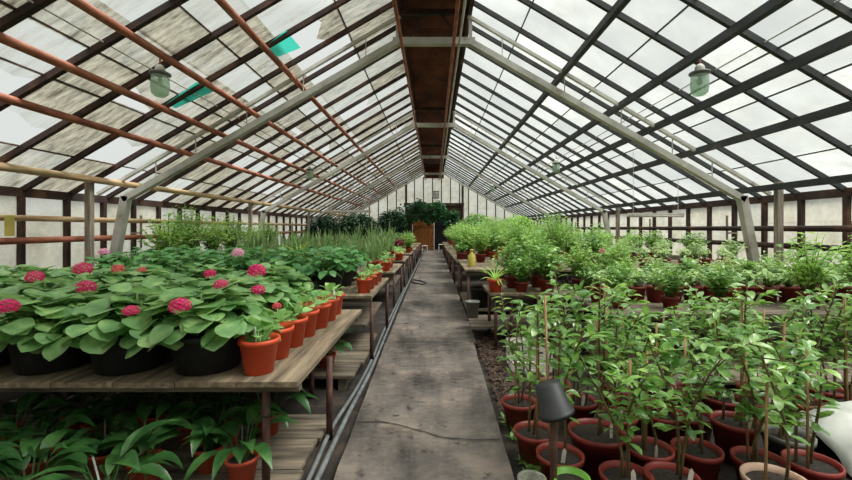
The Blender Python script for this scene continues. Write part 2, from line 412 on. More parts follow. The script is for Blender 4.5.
# ---- saplings
def sapling(pr, ph, potmat, h, extra=True, leafm='citrus', n=64):
    parts = pot_parts(pr, pr*.74, ph, potmat, .03)
    st = MB(); a = MB(); zs = ph-.04
    for sidx in range(random.choice((1, 2, 2, 3))):
        bx, by = R(-.05, .05), R(-.05, .05); hx, hy = R(-.2, .2), R(-.18, .18); hh = h*R(.75, 1.05)
        pts = [Vector((bx+hx*t*t+.02*math.sin(5*t+sidx), by+hy*t*t+.02*math.cos(4*t), zs+hh*t)) for t in (0, .2, .4, .6, .8, 1)]
        st.tube(pts, [.008, .0075, .007, .006, .005, .003], 6)
        nn = n//2
        for k in range(nn):
            t = .31+.69*((k+.5)/nn)**.85; i = min(int(t*5), 4); p = pts[i].lerp(pts[i+1], t*5-i)
            an = k*2.39996+R(-.4, .4); el = R(-.1, .7)
            d = Vector((math.cos(an)*math.cos(el), math.sin(an)*math.cos(el), math.sin(el)))
            br = R(.01, .05)
            if k % 5 == 1 and t < .9:
                br = R(.08, .2); q = p+d*br; st.tube([p, p.lerp(q, .5)+Vector((0, 0, .01)), q], [.004, .003, .002], 5)
                for j in range(5):
                    a2 = R(0, 6.28); d2 = d+Vector((math.cos(a2), math.sin(a2), R(-.2, .6)))*.8
                    a.leaf(p.lerp(q, R(.45, 1)), d2, R(.06, .095), R(.032, .046), R(.2, 1.0), R(.15, .4), ELLIP, R(-.5, .5))
            else:
                a.leaf(p+d*.008, d, R(.055, .1), R(.03, .048), R(.2, 1.1), R(.15, .4), ELLIP, R(-.5, .5))
    parts += [P('stem', st, 'stem', True), P('foliage', a, leafm, True)]
    if extra:
        for q in range(random.choice((0, 1, 1, 1))):
            s = MB(); x, y = R(-.06, .06), R(-.06, .06)
            s.tube([(x, y, zs-.08), (x+R(-.04, .04), y+R(-.03, .03), zs+h*R(.6, 1))], .007, 6); parts.append(P('stake', s, 'bamboo', True))
    for q in range(random.choice((0, 1, 1))): parts.append(stick(R(.02, pr*.6), -R(.02, pr*.6), zs-.02, .12))
    return parts
sap = {}
def sapkind(key, pr, ph, mat, h, nv, **k):
    K = Kind('potted_sapling', 'potted plant')
    for _ in range(nv): K.add(sapling(pr, ph, mat, h, **k))
    sap[key] = K
sapkind('mid', .125, .18, 'redpot', .95, 6)
sapkind('low', .125, .18, 'maroon', .74, 6)
sapkind('big', .16, .24, 'redpot', .95, 2)
sapkind('tall', .13, .24, 'redpot', .9, 2)
sapkind('grey', .13, .2, 'grey', .8, 1)
sapkind('beige', .135, .24, 'beige', .75, 1)
# ---- light bushes
def bush(rad, h, n_br, nl, L, W, mat, potmat, z0, pr, dome=.5):
    parts = pot_parts(pr, pr*.75, z0, potmat, .02, 16)
    st = MB(); a = MB()
    for i in range(n_br):
        t = i*2.39996; q = math.sqrt((i+.5)/n_br)
        tip = Vector((rad*q*math.cos(t), rad*q*math.sin(t), z0+h*(1-dome*q*q)*R(.8, 1.08)))
        root = Vector((.1*tip.x, .1*tip.y, z0-.04)); mid = root.lerp(tip, .5)+Vector((-.15*tip.x, -.15*tip.y, .03))
        pts = [root, mid, tip]; st.tube(pts, [.006, .004, .002], 5)
        for k in range(nl):
            u = .25+.75*(k+R(0, 1))/nl
            p = root.lerp(mid, u*2) if u < .5 else mid.lerp(tip, u*2-1)
            an = k*2.39996+i; el = R(-.2, .8)
            d = Vector((math.cos(an)*math.cos(el), math.sin(an)*math.cos(el), math.sin(el)))
            s = R(.7, 1.2)
            a.leaf(p, d, L*s, W*s, R(.1, .9), R(.1, .4), ELLIP if L > .06 else (.2, .9, .8, .05), R(-.6, .6))
    parts += [P('stem', st, 'gstem', True), P('foliage', a, mat, True)]
    return parts
def bushkind(name, nv, *a, cat='potted plant', **k):
    K = Kind(name, cat)
    for _ in range(nv): K.add(bush(*a, **k))
    return K
lightbush = bushkind('potted_bush', 4, .34, .62, 30, 16, .075, .04, 'lightleaf', 'maroon', .16, .11)
palebush = bushkind('potted_bush', 3, .26, .42, 24, 14, .06, .03, 'paleleaf', 'maroon', .15, .09)
finebush = bushkind('potted_bush', 3, .38, .75, 60, 22, .055, .026, 'lightleaf', 'dullorange', .16, .11)
greenbush = bushkind('potted_bush', 3, .32, .5, 26, 14, .08, .045, 'citrus', 'maroon', .16, .11)
darkbush = bushkind('potted_bush', 3, .4, .7, 34, 16, .09, .05, 'ivy', 'dullorange', .16, .12)
lowpot = bushkind('potted_herb', 4, .11, .17, 12, 8, .055, .032, 'paleleaf', 'maroon', .15, .088)
lowpotg = bushkind('potted_herb', 4, .14, .2, 14, 8, .07, .04, 'citrus', 'maroon', .15, .088)
for K in (lowpot, lowpotg):
    for v in K.variants[::2]: v.append(stick(.05, -.05, .12, .11))
coleus = bushkind('potted_coleus', 2, .2, .28, 16, 10, .08, .05, 'coleus', 'dullorange', .13, .085)
spider = Kind('potted_spider_plant', 'potted plant')
for v in range(2):
    parts = pot_parts(.09, .07, .15, 'orange', .022); a = MB()
    for k in range(26):
        an = k*2.39996; el = R(.5, 1.45)
        a.blade((0, 0, .12), (math.cos(an)*math.cos(el), math.sin(an)*math.cos(el), math.sin(el)), R(.2, .32), .018, R(.6, 1.8), 6)
    spider.add(parts+[P('foliage', a, 'spider', True)])
rose = Kind('potted_rose', 'potted plant')
pp = sapling(.1, .16, 'maroon', .45, False, 'citrus', 50); pp.append(P('flower_head', floret_ball((.0, 0, .56), .032, 40), 'floret', label='small red flower')); rose.add(pp)

# ------------------------------------------------------------------ the setting
HW, EZ, RX, RZ = 6.1, 1.98, .62, 5.21         # half width, eave height, ridge half width and height
SL = (RZ-EZ)/(HW-RX)
def roofz(x): return RZ-SL*(abs(x)-RX)
Y0, Y1, BAY = -6.6, 28.0, .8
m = MB(); N = 60
gx, gy = 34, 76
for j in range(gy+1):
    for i in range(gx+1):
        x = -6.3+12.6*i/gx; y = Y0+(Y1-Y0)*j/gy
        m.v.append((x, y, -.06+.025*noise.noise((x*1.3, y*1.3, 0))+.015*noise.noise((x*4, y*4, 3))))
for j in range(gy):
    for i in range(gx):
        a = j*(gx+1)+i; m.f.append((a, a+1, a+gx+2, a+gx+1))
struct('floor', m, 'soil', smooth=True)
# path slabs
ys = [Y0, -3.2, -.5, 2.2, 5.16, 7.9, 10.6, 13.3, 16, 18.7, 21.4, 24.1, 27.9]
def pe(y):
    if y < 5.16: yy = max(y, 0); return -.555-.012*(yy-2), .445+.012*(yy-2)
    return -.585, .52
for k in range(len(ys)-1):
    a, b = ys[k]+.008, ys[k+1]-.008
    (l0, r0), (l1, r1) = pe(a), pe(b-.02); g = MB()
    nx, ny = 10, max(4, int((b-a)*4))
    def top(i, j):
        u, v = i/nx, j/ny; y = a+(b-a)*v; l = l0+(l1-l0)*v; r = r0+(r1-r0)*v
        jit = .012*noise.noise((0, y*3, 1)) if i == 0 else .012*noise.noise((5, y*3, 1)) if i == nx else 0
        return (l+(r-l)*u+jit, y, .006*noise.noise((u*3, y*1.5, 7)))
    for j in range(ny+1):
        for i in range(nx+1): g.v.append(top(i, j))
    for j in range(ny):
        for i in range(nx):
            q = j*(nx+1)+i; g.f.append((q, q+1, q+nx+2, q+nx+1))
    n0 = len(g.v); ring = [i for i in range(nx+1)]+[j*(nx+1)+nx for j in range(1, ny+1)]+[ny*(nx+1)+i for i in range(nx-1, -1, -1)]+[j*(nx+1) for j in range(ny-1, 0, -1)]
    for q in ring: x, y, z = g.v[q]; g.v.append((x, y, -.1))
    for q in range(len(ring)): q2 = (q+1) % len(ring); g.f.append((ring[q], n0+q, n0+q2, ring[q2]))
    s = struct('path', g, 'concrete')
    if k == 3:
        c = MB(); prev = None
        for i in range(25):
            t = i/24; x = -.56+1.0*t; y = 3.02-.28*t+.05*math.sin(7*t)+.03*noise.noise((t*9, 2, 2)); w = .004+.005*abs(noise.noise((t*8, 0, 4)))
            if prev: c.quad((prev[0], prev[1]-prev[2], .008), (x, y-w, .008), (x, y+w, .008), (prev[0], prev[1]+prev[2], .008))
            prev = (x, y, w)
        struct('crack', c, 'crack', s)

# roof bays: each bay a window with its panes and one glazing bar
ROWS = [.62, 1.45, 2.35, 2.85, 3.3, 3.75, 4.25, 4.65, 5.3, 6.1]
nbay = int((Y1-Y0)/BAY)
wn = 0
OFF = 6.2-BAY*16       # a bar at y = 6.2
bars = [OFF+BAY*k for k in range(0, 46) if OFF+BAY*k < Y1]
for side in (-1, 1):
    for bi in range(len(bars)):
        y0 = bars[bi]; y1 = bars[bi+1] if bi+1 < len(bars) else Y1
        wn += 1; g = MB(); teals = []
        for r in range(len(ROWS)-1):
            xa, xb = ROWS[r], ROWS[r+1]+.03
            dz = R(.0, .012); sk = R(-.006, .006)
            A = (side*xa, y0+.01, roofz(xa)+dz+.012); B = (side*xa, y1-.01, roofz(xa)+dz+sk+.012)
            D = (side*xb, y0+.01, roofz(xb)+dz); E = (side*xb, y1-.01, roofz(xb)+dz+sk)
            if side < 0:
                pass
                dirt = random.choice((.0, .3, .55, .7, .85, 1.0, 1.1))+.12*noise.noise((xa, y0*.4, 0))
                if y0 < 9 and 2.3 < xa < 4.6: dirt += .1
                if R(0, 1) < .13:
                    # broken pane: a jagged remnant of the glass
                    if R(0, 1) < .4: continue
                    t1, t2 = R(.2, .7), R(.1, .8)
                    def mixp(p, q, t): return tuple(p[i]+(q[i]-p[i])*t for i in range(3))
                    c1, c2 = mixp(A, D, t1), mixp(B, E, t2); mid = mixp(mixp(c1, c2, .4), A, R(-.1, .25)); mid2 = mixp(mixp(c1, c2, .7), E, R(0, .2))
                    g.poly((A, c1, mid, mid2, c2, B), dirt); continue
            else: dirt = R(.05, .3)+(.25 if R(0, 1) < .12 else 0)
            g.quad(A, B, E, D, dirt)
        w = struct('window_%d' % wn, g, 'paneL' if side < 0 else 'paneR')
        b = MB(); b.bar((side*RX, y0, roofz(RX)-.035), (side*HW, y0, roofz(HW)-.035), .062 if side < 0 else .052, .07)
        struct('glazing_bar', b, 'rustdark' if side < 0 else 'steel', w)
        j = MB()
        for x in (ROWS[1], ROWS[3], ROWS[5], ROWS[6], ROWS[8]):
            j.bar((side*x, y0, roofz(x)-.004), (side*x, y1, roofz(x)-.004), .018, .018)
        struct('joint_strip', j, 'rustdark' if side < 0 else 'steel', w)
        if side < 0 and abs(y0-6.2) < .1:
            for xa, xb, ya, yb in ((2.16, 2.5, 6.12, 6.72), (3.45, 3.95, 6.1, 6.52)):
                q = MB(); tq = [(-xa, ya, roofz(xa)-.02), (-xa+.03, yb, roofz(xa)-.02), (-xb, yb-.1, roofz(xb)-.02), (-xb+.04, ya+.05, roofz(xb)-.02)]
                q.poly(tq)
                struct('pane', q, 'teal', w)['label'] = 'teal sheet patched over a roof pane'
# ridge boards
g = MB()
for k in range(16):
    ya = Y0+k*(Y1-Y0)/16; g.box((-.62, ya+.006, 5.48), (.62, ya+(Y1-Y0)/16-.006, 5.51))
g.box((-.66, Y1-.06, 4.72), (.66, Y1+.02, 5.5))
struct('ceiling', g, 'ridge')
tn = 0
def trim(mb, mat, smooth=False):
    global tn; tn += 1
    return struct('trim_%d' % tn, mb, mat, None, smooth)
for s in (-1, 1):
    g = MB(); g.box((min(s*.6, s*.66), Y0, 5.12), (max(s*.6, s*.66), Y1, 5.5)); trim(g, 'rustdark')
# purlins
for s, xs, mat, r in ((-1, (2.46, 3.32, 3.95, 4.56), 'rust', .048), (1, (2.28, 3.27, 3.9, 4.62), 'steel', .04)):
    for x in xs:
        g = MB()
        if s < 0: g.tube([(s*x, Y0, roofz(x)-.11), (s*x, Y1, roofz(x)-.11)], r, 10)
        else: g.bar((s*x, Y0, roofz(x)-.1), (s*x, Y1, roofz(x)-.1), r*2.1, r*2.5)
        trim(g, mat, s < 0)
# eave purlins and wall plates
g = MB(); g.tube([(-5.5, Y0, 2.18), (-5.5, Y1, 2.18)], .055, 10); trim(g, 'yellowwood', True)
g = MB(); g.bar((5.5, Y0, 2.06), (5.5, Y1, 2.06), .07, .1); trim(g, 'steel')
for s in (-1, 1):
    g = MB(); g.box((s*6.1-.06, Y0, 1.86), (s*6.1+.06, Y1, 1.99)); trim(g, 'rustdark')
# long pipes under the ridge
for x, z, mat, r in ((-.56, 4.6, 'rust', .03), (.34, 4.6, 'rust', .03), (.44, 4.62, 'greysteel', .02)):
    g = MB(); g.tube([(x, Y0, z), (x, Y1, z)], r, 8); trim(g, mat, True)
# frames
for fy in (7.4, 13.4, 19.4, 25.4):
    g = MB()
    for s in (-1, 1):
        g.bar((s*5.45, fy, 1.9), (s*.62, fy, 4.68), .1, .13, (0, 1, 0))
        g.bar((s*5.9, fy-.02, roofz(5.9)-.1), (s*.6, fy-.02, roofz(.6)-.1), .05, .07, (0, 1, 0))
        for x in (1.2, 2.3, 3.3, 4.2, 4.9): g.bar((s*x, fy, 4.68-(x-.62)*.5756), (s*x, fy, roofz(x)-.1), .014)
        g.bar((s*.64, fy, 4.6), (s*.64, fy, 5.15), .06)
    g.bar((-.72, fy, 4.68), (.72, fy, 4.68), .12, .12)
    trim(g, 'greysteel')
    g = MB(); g.bar((-.62, fy, 5.2), (.62, fy, 5.2), .08, .09); g.bar((-.12, fy, 5.18), (-.44, fy, 4.74), .03); g.bar((.12, fy, 5.18), (.44, fy, 4.74), .03)
    trim(g, 'rustdark')
    for s in (-1, 1):
        g = MB(); g.bar((s*5.42, fy, 1.96), (s*5.8, fy, -.05), .13, .13, (0, 1, 0)); trim(g, 'greysteel')
        g = MB(); g.bar((s*5.62, fy-.55, 2.15), (s*5.62, fy-.55, -.05), .09); trim(g, 'greywood')
# side walls
for s, nm in ((-1, 'left'), (1, 'right')):
    g = MB(); g.box((s*6.12-.08, Y0, -.1), (s*6.12+.08, Y1, .72)); struct('wall_'+nm, g, 'plaster')
    k = 0; y = 4.63-.77*14
    while y < Y1-.1:
        ye = min(y+.77, Y1); wn += 1; g = MB()
        for z0, z1 in ((.72, 1.1), (1.1, 1.5), (1.5, 1.87)):
            x = s*(6.1+R(-.006, .006)); g.quad((x, y+.01, z0), (x, ye-.01, z0), (x, ye-.01, z1), (x, y+.01, z1), (R(.35, .95) if s < 0 else R(.55, .9)))
        w = struct('window_%d' % wn, g, 'paneW')
        b = MB(); b.box((s*6.07-.04, y-.035, .7), (s*6.07+.04, y+.035, 1.88)); struct('mullion', b, 'rustdark', w)
        y += .77
    for z, mat, r in (((1.54, 'yellowwood', .045), (1.22, 'rust', .05)) if s < 0 else ((1.39, 'rustdark', .05), (1.1, 'rustdark', .05))):
        g = MB(); g.tube([(s*5.86, Y0, z), (s*5.86, Y1, z)], r, 10); trim(g, mat, True)
    g = MB()
    for yy in range(-1, 28, 3):
        g.bar((s*5.86, yy+.4, 1.0), (s*5.86, yy+.4, 1.65), .03); g.bar((s*5.86, yy+.4, 1.3), (s*6.06, yy+.4, 1.3), .03)
    trim(g, 'greywood')
# gable behind the camera
for i in range(10):
    a = -6.1+1.22*i; wn += 1; g = MB(); za, zb = (min(roofz(max(abs(q), .62)), 5.2) for q in (a, a+1.22))
    g.quad((a+.02, Y0, .9), (a+1.2, Y0, .9), (a+1.2, Y0, zb), (a+.02, Y0, za), .8); w = struct('window_%d' % wn, g, 'paneW')
    mu = MB(); mu.box((a-.03, Y0, .9), (a+.03, Y0+.07, za)); struct('mullion', mu, 'rustdark', w)
# far gable
xs = [-6.1+.6*k for k in range(21)]+[6.1]
for i in range(len(xs)-1):
    a, b = xs[i], xs[i+1]; wn += 1; g = MB(); z0 = 3.05 if -1.9 < (a+b)/2 < 1.9 else .72
    za, zb = (min(roofz(max(abs(q), .62)), 4.85)-.03 for q in (a, b))
    zm = [z0]
    while zm[-1]+.95 < min(za, zb): zm.append(zm[-1]+.8)
    for j, z in enumerate(zm):
        last = j == len(zm)-1
        g.quad((a+.01, Y1, z), (b-.01, Y1, z), (b-.01, Y1, zb if last else zm[j+1]), (a+.01, Y1, za if last else zm[j+1]), R(.55, .95))
    w = struct('window_%d' % wn, g, 'paneW')
    mu = MB(); mu.box((a-.03, Y1-.07, z0-.02), (a+.03, Y1-.005, za)); struct('mullion', mu, 'rustdark', w)
g = MB()
for a, b in ((-6.1, -1.9), (1.9, 6.1)): g.box((a, Y1-.05, -.1), (b, Y1+.1, .72))
for a, b in ((-1.9, -1.45), (1.1, 1.9)): g.box((a, Y1-.05, -.1), (b, Y1+.1, 2.9))
g.box((-1.45, Y1-.05, 1.95), (1.1, Y1+.1, 2.9))
struct('wall_back', g, 'brownboard')
g = MB(); g.box((-2.0, Y1-.16, 2.88), (2.0, Y1-.02, 3.06)); trim(g, 'rustdark')
for x in (-1.85, 1.9):
    g = MB(); g.box((x-.07, Y1-.2, -.06), (x+.07, Y1-.06, roofz(1.9))); trim(g, 'rustdark')
def door(name, x0, x1, mat):
    g = MB(); n = 5
    for k in range(n): g.box((x0+(x1-x0)*k/n+.004, Y1-.03, -.04), (x0+(x1-x0)*(k+1)/n-.004, Y1+.03, 1.93))
    d = struct(name, g, mat)
    f = MB(); f.box((x0, Y1+.035, -.04), (x1, Y1+.06, 1.95)); struct('backing_board', f, mat, d)
    f = MB(); f.box((x0, Y1-.06, .3), (x1, Y1-.03, .4)); f.box((x0, Y1-.06, 1.5), (x1, Y1-.03, 1.6)); struct('door_brace', f, mat, d)
    f = MB(); f.tube([(x1-.1, Y1-.07, .95), (x1-.1, Y1-.12, .97), (x1-.1, Y1-.12, 1.1), (x1-.1, Y1-.07, 1.12)], .012, 6); struct('door_handle', f, 'steel', d, True)
g = MB(); g.box((-6.1, Y0-.1, -.1), (6.1, Y0, .9)); struct('wall_front', g, 'plaster')
door('door_1', -1.43, .0, 'doorwood'); door('dark_opening', .02, 1.08, 'openingshade')  # second leaf is a dark stand-in for the shaded doorway opening

# ------------------------------------------------------------------ benches
def bench(label, x0, x1, y0, y1, z, legs, topmat='plank', shelf=None, nplank=None, name='plant_bench'):
    t = thing(name, label, 'bench', ((x0+x1)/2, (y0+y1)/2, 0), 0, 'wooden plant benches')
    ox, oy = (x0+x1)/2, (y0+y1)/2
    g = MB(); n = nplank or max(2, int((x1-x0)/.3)); w = (x1-x0)/n
    for k in range(n):
        dz = R(-.003, .003); e = R(-.01, .01)
        g.box((x0+k*w+.003-ox, y0+e-oy, z-.028+dz), (x0+(k+1)*w-.003-ox, y1+e-oy, z+dz))
    mk('tabletop', g, topmat, t)
    g = MB()
    for yy in (y0+.1, y1-.1): g.box((x0+.02-ox, yy-.025-oy, z-.08), (x1-.02-ox, yy+.025-oy, z-.032))
    mk('crossbar', g, 'plankx', t)
    for lx, ly, *lz in legs:
        g = MB(); g.tube([(lx-ox, ly-oy, lz[0] if lz else -.07), (lx-ox, ly-oy, z-.08)], .022, 10); mk('leg', g, 'leg', t, smooth=True)
    if shelf:
        zs, ya, yb, xa, xb = shelf; g = MB(); k = 4
        for i in range(k):
            q = (yb-ya)/k; g.box((xa-ox, ya+i*q+.004-oy, zs-.03), (xb-ox, ya+(i+1)*q-.004-oy, zs+R(-.003, .003)))
        mk('lower_shelf', g, 'plankx', t)
    return t
TZ = .588
def legs4(x0, x1, y0, y1, mid=True):
    xs = [x0, (x0+x1)/2, x1] if mid else [x0, x1]
    return [(x, y) for x in xs for y in (y0, y1)]
bench('weathered wooden bench carrying the pink hydrangeas, closest on the left of the path', -4.3, -.715, 2.21, 4.18, TZ, [(-.92, 2.3, .006), (-.722, 2.9), (-1.05, 3.6), (-2.6, 2.32, .006), (-2.6, 3.6), (-4.1, 2.32), (-4.1, 3.6)])
LB = [(4.5, 6.15), (7.7, 9.6), (10.4, 12.3), (13.1, 15.0), (15.8, 17.7), (18.5, 20.4), (21.2, 23.1)]
for k, (a, b) in enumerate(LB):
    sh = (.34, a+.1, b-.1, -4.0, -.75) if k < 2 else None
    bench('weathered wooden bench left of the path, %s from the camera' % ORD[k+1], -4.2, -.66 if k == 0 else -.72, a, b, .67 if k == 0 else TZ, legs4(-4.1, -.675 if k == 0 else -.74, a+.05, b-.12), shelf=sh)
bench('small wooden bench corner right of the path with the spider plant on it', .66, 1.56, 4.95, 5.72, .63, [(.74, 5.04), (.93, 5.04), (.74, 5.62), (1.46, 5.04), (1.46, 5.62)], shelf=(.16, 5.3, 6.0, .47, 1.58))
bench('wide wooden bench behind the tall saplings on the right', 1.62, 5.3, 3.9, 5.75, .6, legs4(1.75, 5.2, 4.05, 5.65), 'plankx', shelf=(.12, 3.5, 5.6, 1.65, 5.25))
RB = [(6.25, 8.2, .78), (8.8, 10.8, .7), (11.4, 13.4, .66), (14.0, 16.0, .62), (16.6, 18.6, .62), (19.2, 21.2, .62), (21.8, 23.6, .62)]
for k, (a, b, z) in enumerate(RB):
    bench('weathered wooden bench right of the path, %s from the camera' % ORD[k+2], .46, 5.2, a, b, z, legs4(.52, 5.1, a+.08, b-.12), shelf=(.16, a+.15, b-.1, .5, 5.0) if k == 0 else None)

# boards lying on the ground under the left benches
def board(label, x0, x1, y0, y1, z0, n=4, name='wooden_pallet'):
    t = MB(); 
    for k in range(n):
        q = (y1-y0)/n; t.box((x0, y0+k*q+.005, z0), (x1+R(-.02, .02), y0+(k+1)*q-.005, z0+.025))
    for x in (x0+.1, x1-.15): t.box((x, y0+.02, -.07), (x+.06, y1-.02, z0))
    return tag(mk(name, t, 'plankx'), label, 'pallet', 'low board platforms under the left benches')
board('low grey board platform under the hydrangea bench by the hoses', -4.0, -.76, 1.7, 3.15, -.02)
board('low grey board platform between the first and second left benches', -2.3, -.71, 3.75, 5.3, .05)

# ------------------------------------------------------------------ hydrangeas on the first bench
def hyd_flowers(t, rotz, spots, mat='floret'):
    for (x, y, z, r, m_) in spots:
        o = mk('flower_head', floret_ball((0, 0, 0), r, 60), m_, t); o.location = (x, y, z)
for_r = .76
rows = [('front', 2.46, [-1.32, -1.78, -2.24, -2.7]), ('second', 2.98, [-1.36, -1.84, -2.32, -2.8, -3.28]), ('third', 3.48, [-1.62, -2.2, -2.78, -3.36]), ('back', 3.97, [-1.55, -2.15, -2.75, -3.35, -3.95])]
# flower positions read from the photograph: pixel, depth -> bush
FL = [(180, 306, 2.12, 'floret', .062), (131, 311, 2.14, 'floret', .045), (7, 307, 2.14, 'floret', .062), (35, 277, 2.6, 'floret', .06), (83, 269, 2.8, 'floret', .068), (86, 287, 2.72, 'floret', .066),
      (118, 269, 3.05, 'coral', .05), (210, 274, 3.0, 'floret', .05), (221, 285, 2.66, 'floret', .055), (257, 271, 2.75, 'floret', .07), (258, 290, 2.62, 'floret', .05), (238, 253, 3.4, 'palefloret', .06),
      (277, 306, 2.7, 'coral', .035), (104, 252, 3.9, 'palefloret', .055), (142, 270, 3.1, 'coral', .035)]
fl3 = [((px-CX)/F*Y, Y, H-(py-CY)/F*Y, m_, r*for_r) for px, py, Y, m_, r in FL]
plants = [(rn, y, x) for rn, y, xs_ in rows for x in xs_]
own = {i: [] for i in range(len(plants))}
for f in fl3:
    i = min(own, key=lambda i: (plants[i][2]-f[0])**2+(plants[i][1]-f[1])**2); own[i].append(f)
cnt = {}
for i, (rn, y, x) in enumerate(plants):
    k = cnt.get(rn, 0); cnt[rn] = k+1
    nfl = len(own[i])
    lab = ('pink flowering' if nfl else 'flowerless')+' hydrangea, %s from the path in %s row of first left bench' % (ORD[k], rn)
    t = hyd_bare.plant(lab, (x, y, TZ+.003), 'hydrangeas on the first left bench', R(.95, 1.06), rot=0, v=i)
    s = t.scale[0]
    for (fx, fy, fz, mt, r) in own[i]:
        o = mk('flower_head', floret_ball((0, 0, 0), r/s, 60), mt, t); o.scale = (1, 1, .78); o.location = ((fx-x)/s, (fy-y)/s, (fz-TZ-.003)/s)
        if mt != 'floret': o['label'] = 'pale pink flower head' if mt == 'palefloret' else 'coral pink flower head'
# orange pots on the path edge of the first bench
for k in range(7):
    y = 2.37+.265*k
    seed.plant('orange pot of round-leaved seedlings, %s along first left bench edge' % ORD[k], (-.985+R(-.01, .01)+(.03 if k > 3 else 0), y, TZ+.003), 'orange pots along the first left bench', 1, k)
for k, (x, y) in enumerate(((-1.27, 3.42), (-1.26, 3.68), (-1.22, 3.93))):
    seed_small.plant('small orange seedling pot, %s in the inner row behind the bench edge pots' % ORD[k], (x, y, TZ+.003), 'small orange pots behind the edge row', 1.15, k)
# second left bench
for k in range(4):
    seed.plant('orange pot of seedlings, %s along second left bench edge' % ORD[k], (-.785, 4.72+.33*k, .673), 'orange pots along the second left bench', .84, k+1)
for j, (rn, y) in enumerate((('front', 4.82), ('middle', 5.3), ('back', 5.8))):
    for k in range(6):
        clump.plant('deep green clump, %s from the path in %s row of second left bench' % (ORD[k], rn), (-1.2-.5*k+R(-.03, .03), y, .673), 'deep green clumps on the second left bench', R(.95, 1.08))
# third and fourth left benches: snake plants
for b, (a, bb), nm in ((2, LB[1], 'third'), (3, LB[2], 'fourth')):
    for j, rn in enumerate(('front', 'middle', 'back')):
        for k in range(7):
            snake.plant('spiky snake plant, %s from the path in %s row of %s left bench' % (ORD[k], rn, nm), (-1.25-.4*k+R(-.05, .05), a+.35+.55*j+R(-.05, .05), TZ+.003), 'snake plants on the %s left bench' % nm, R(.95, 1.3))
seed_small.plant('small orange pot of bright green seedlings on the path corner of the third left bench', (-.92, 7.95, TZ+.003), None, 1.3)
seed_small.plant('leafy orange seedling pot further along the edge of the third left bench', (-.95, 8.7, TZ+.003), None, 1.4)
for k in range(5):
    seed_small.plant('orange seedling pot, %s along the path edge of the fourth left bench' % ORD[k], (-.88-.03*k, 10.55+.3*k, TZ+.003), 'orange pots on the fourth left bench', 1.35)
for k in range(4):
    coleus.plant('purple red coleus, %s from the path on the fifth left bench' % ORD[k], (-1.15-.34*k, 13.5+R(-.1, .1), TZ+.003), 'coleus on the fifth left bench', 1.2)
finebush.plant('pale feathery bush on the path corner of the fifth left bench', (-.85, 13.8, TZ+.003), None, .8)
for k in range(3):
    seed_small.plant('orange seedling pot, %s along the path edge of the fifth left bench' % ORD[k], (-.86, 14.25+.25*k, TZ+.003), 'orange pots on the fifth left bench', 1.3)
spider.plant('bright yellow green spiky plant among the snake plants on the third left bench', (-2.5, 7.85, TZ+.003), None, 1.75)
for b, nm in ((4, 'sixth'), (5, 'seventh'), (6, 'eighth')):
    a, bb = LB[b]
    for k in range(5):
        (greenbush if (k+b) % 3 else palebush).plant('green bush, %s from the path on the %s left bench' % (ORD[k], nm), (-1.2-.62*k, a+.9+R(-.3, .3), TZ+.003), 'bushes on the %s left bench' % nm, R(.9, 1.15))
for k in range(3):
    snake.plant('tall pale snake plant, %s from the path at the back of the fifth left bench' % ORD[k], (-1.6-.55*k, 14.5, TZ+.003), None, 1.5)
# bushes against the left wall
for k, (x, y, s) in enumerate(((-4.75, 7.5, 1.6), (-5.0, 8.5, 1.65), (-4.9, 9.3, 1.6), (-5.0, 10.3, 1.5), (-5.0, 11.4, 1.4), (-5.0, 12.6, 1.4))):
    t = thing('wooden_crate', 'rough wooden crate by the left wall holding the %s feathery bush' % ORD[k], 'crate', (x, y, 0), 0, 'crates along the left wall')
    for i in range(4):
        g = MB(); z = .08+i*.13
        g.box((-.26, -.26, z), (.26, -.24, z+.1)); g.box((-.26, .24, z), (.26, .26, z+.1)); g.box((-.26, -.24, z), (-.24, .24, z+.1)); g.box((.24, -.24, z), (.26, .24, z+.1))
        mk('slat', g, 'plankx', t)
    g = MB(); g.box((-.26, -.26, .56), (.26, .26, .585)); mk('lid', g, 'plankx', t)
    for sx in (-1, 1):
        for sy in (-1, 1):
            g = MB(); g.box((sx*.23-.02, sy*.23-.02, -.07), (sx*.23+.02, sy*.23+.02, .56)); mk('corner_post', g, 'plankx', t)
    (finebush if k % 2 else lightbush).plant('tall feathery light green bush by the left wall, %s from the camera' % ORD[k], (x, y, .59), 'feathery bushes along the left wall', s*.86)
# peace lilies under the first bench
LP = [(-1.06, 2.32), (-1.3, 2.44), (-1.13, 2.86), (-1.33, 2.7), (-1.58, 2.3), (-1.6, 2.75), (-1.88, 2.4), (-1.9, 2.85), (-2.18, 2.32), (-2.2, 2.75), (-2.48, 2.45), (-2.5, 2.9), (-1.55, 1.98), (-1.95, 2.02), (-2.28, 1.98), (-1.72, 3.0), (-2.75, 2.7)]
LPN = ['at the front corner leg', 'second in front behind the corner leg', 'at the back near the hoses', 'behind the two front pots']
for k, (x, y) in enumerate(LP):
    lab = 'peace lily under the first left bench, %s' % (LPN[k] if k < 4 else '%s of those away from the path' % ORD[k-4])
    lily.plant(lab, (x, y, .006), 'peace lilies under the first left bench', R(.82, .95) if k > 3 else .92)
for k, (x, y) in enumerate(((-1.02, 4.0), (-1.12, 4.32), (-1.4, 4.05), (-1.75, 4.2))):
    lily.plant('peace lily on the low platform between left benches, %s from the hoses' % ORD[k], (x, y, .078), 'peace lilies on the low platform', .85)

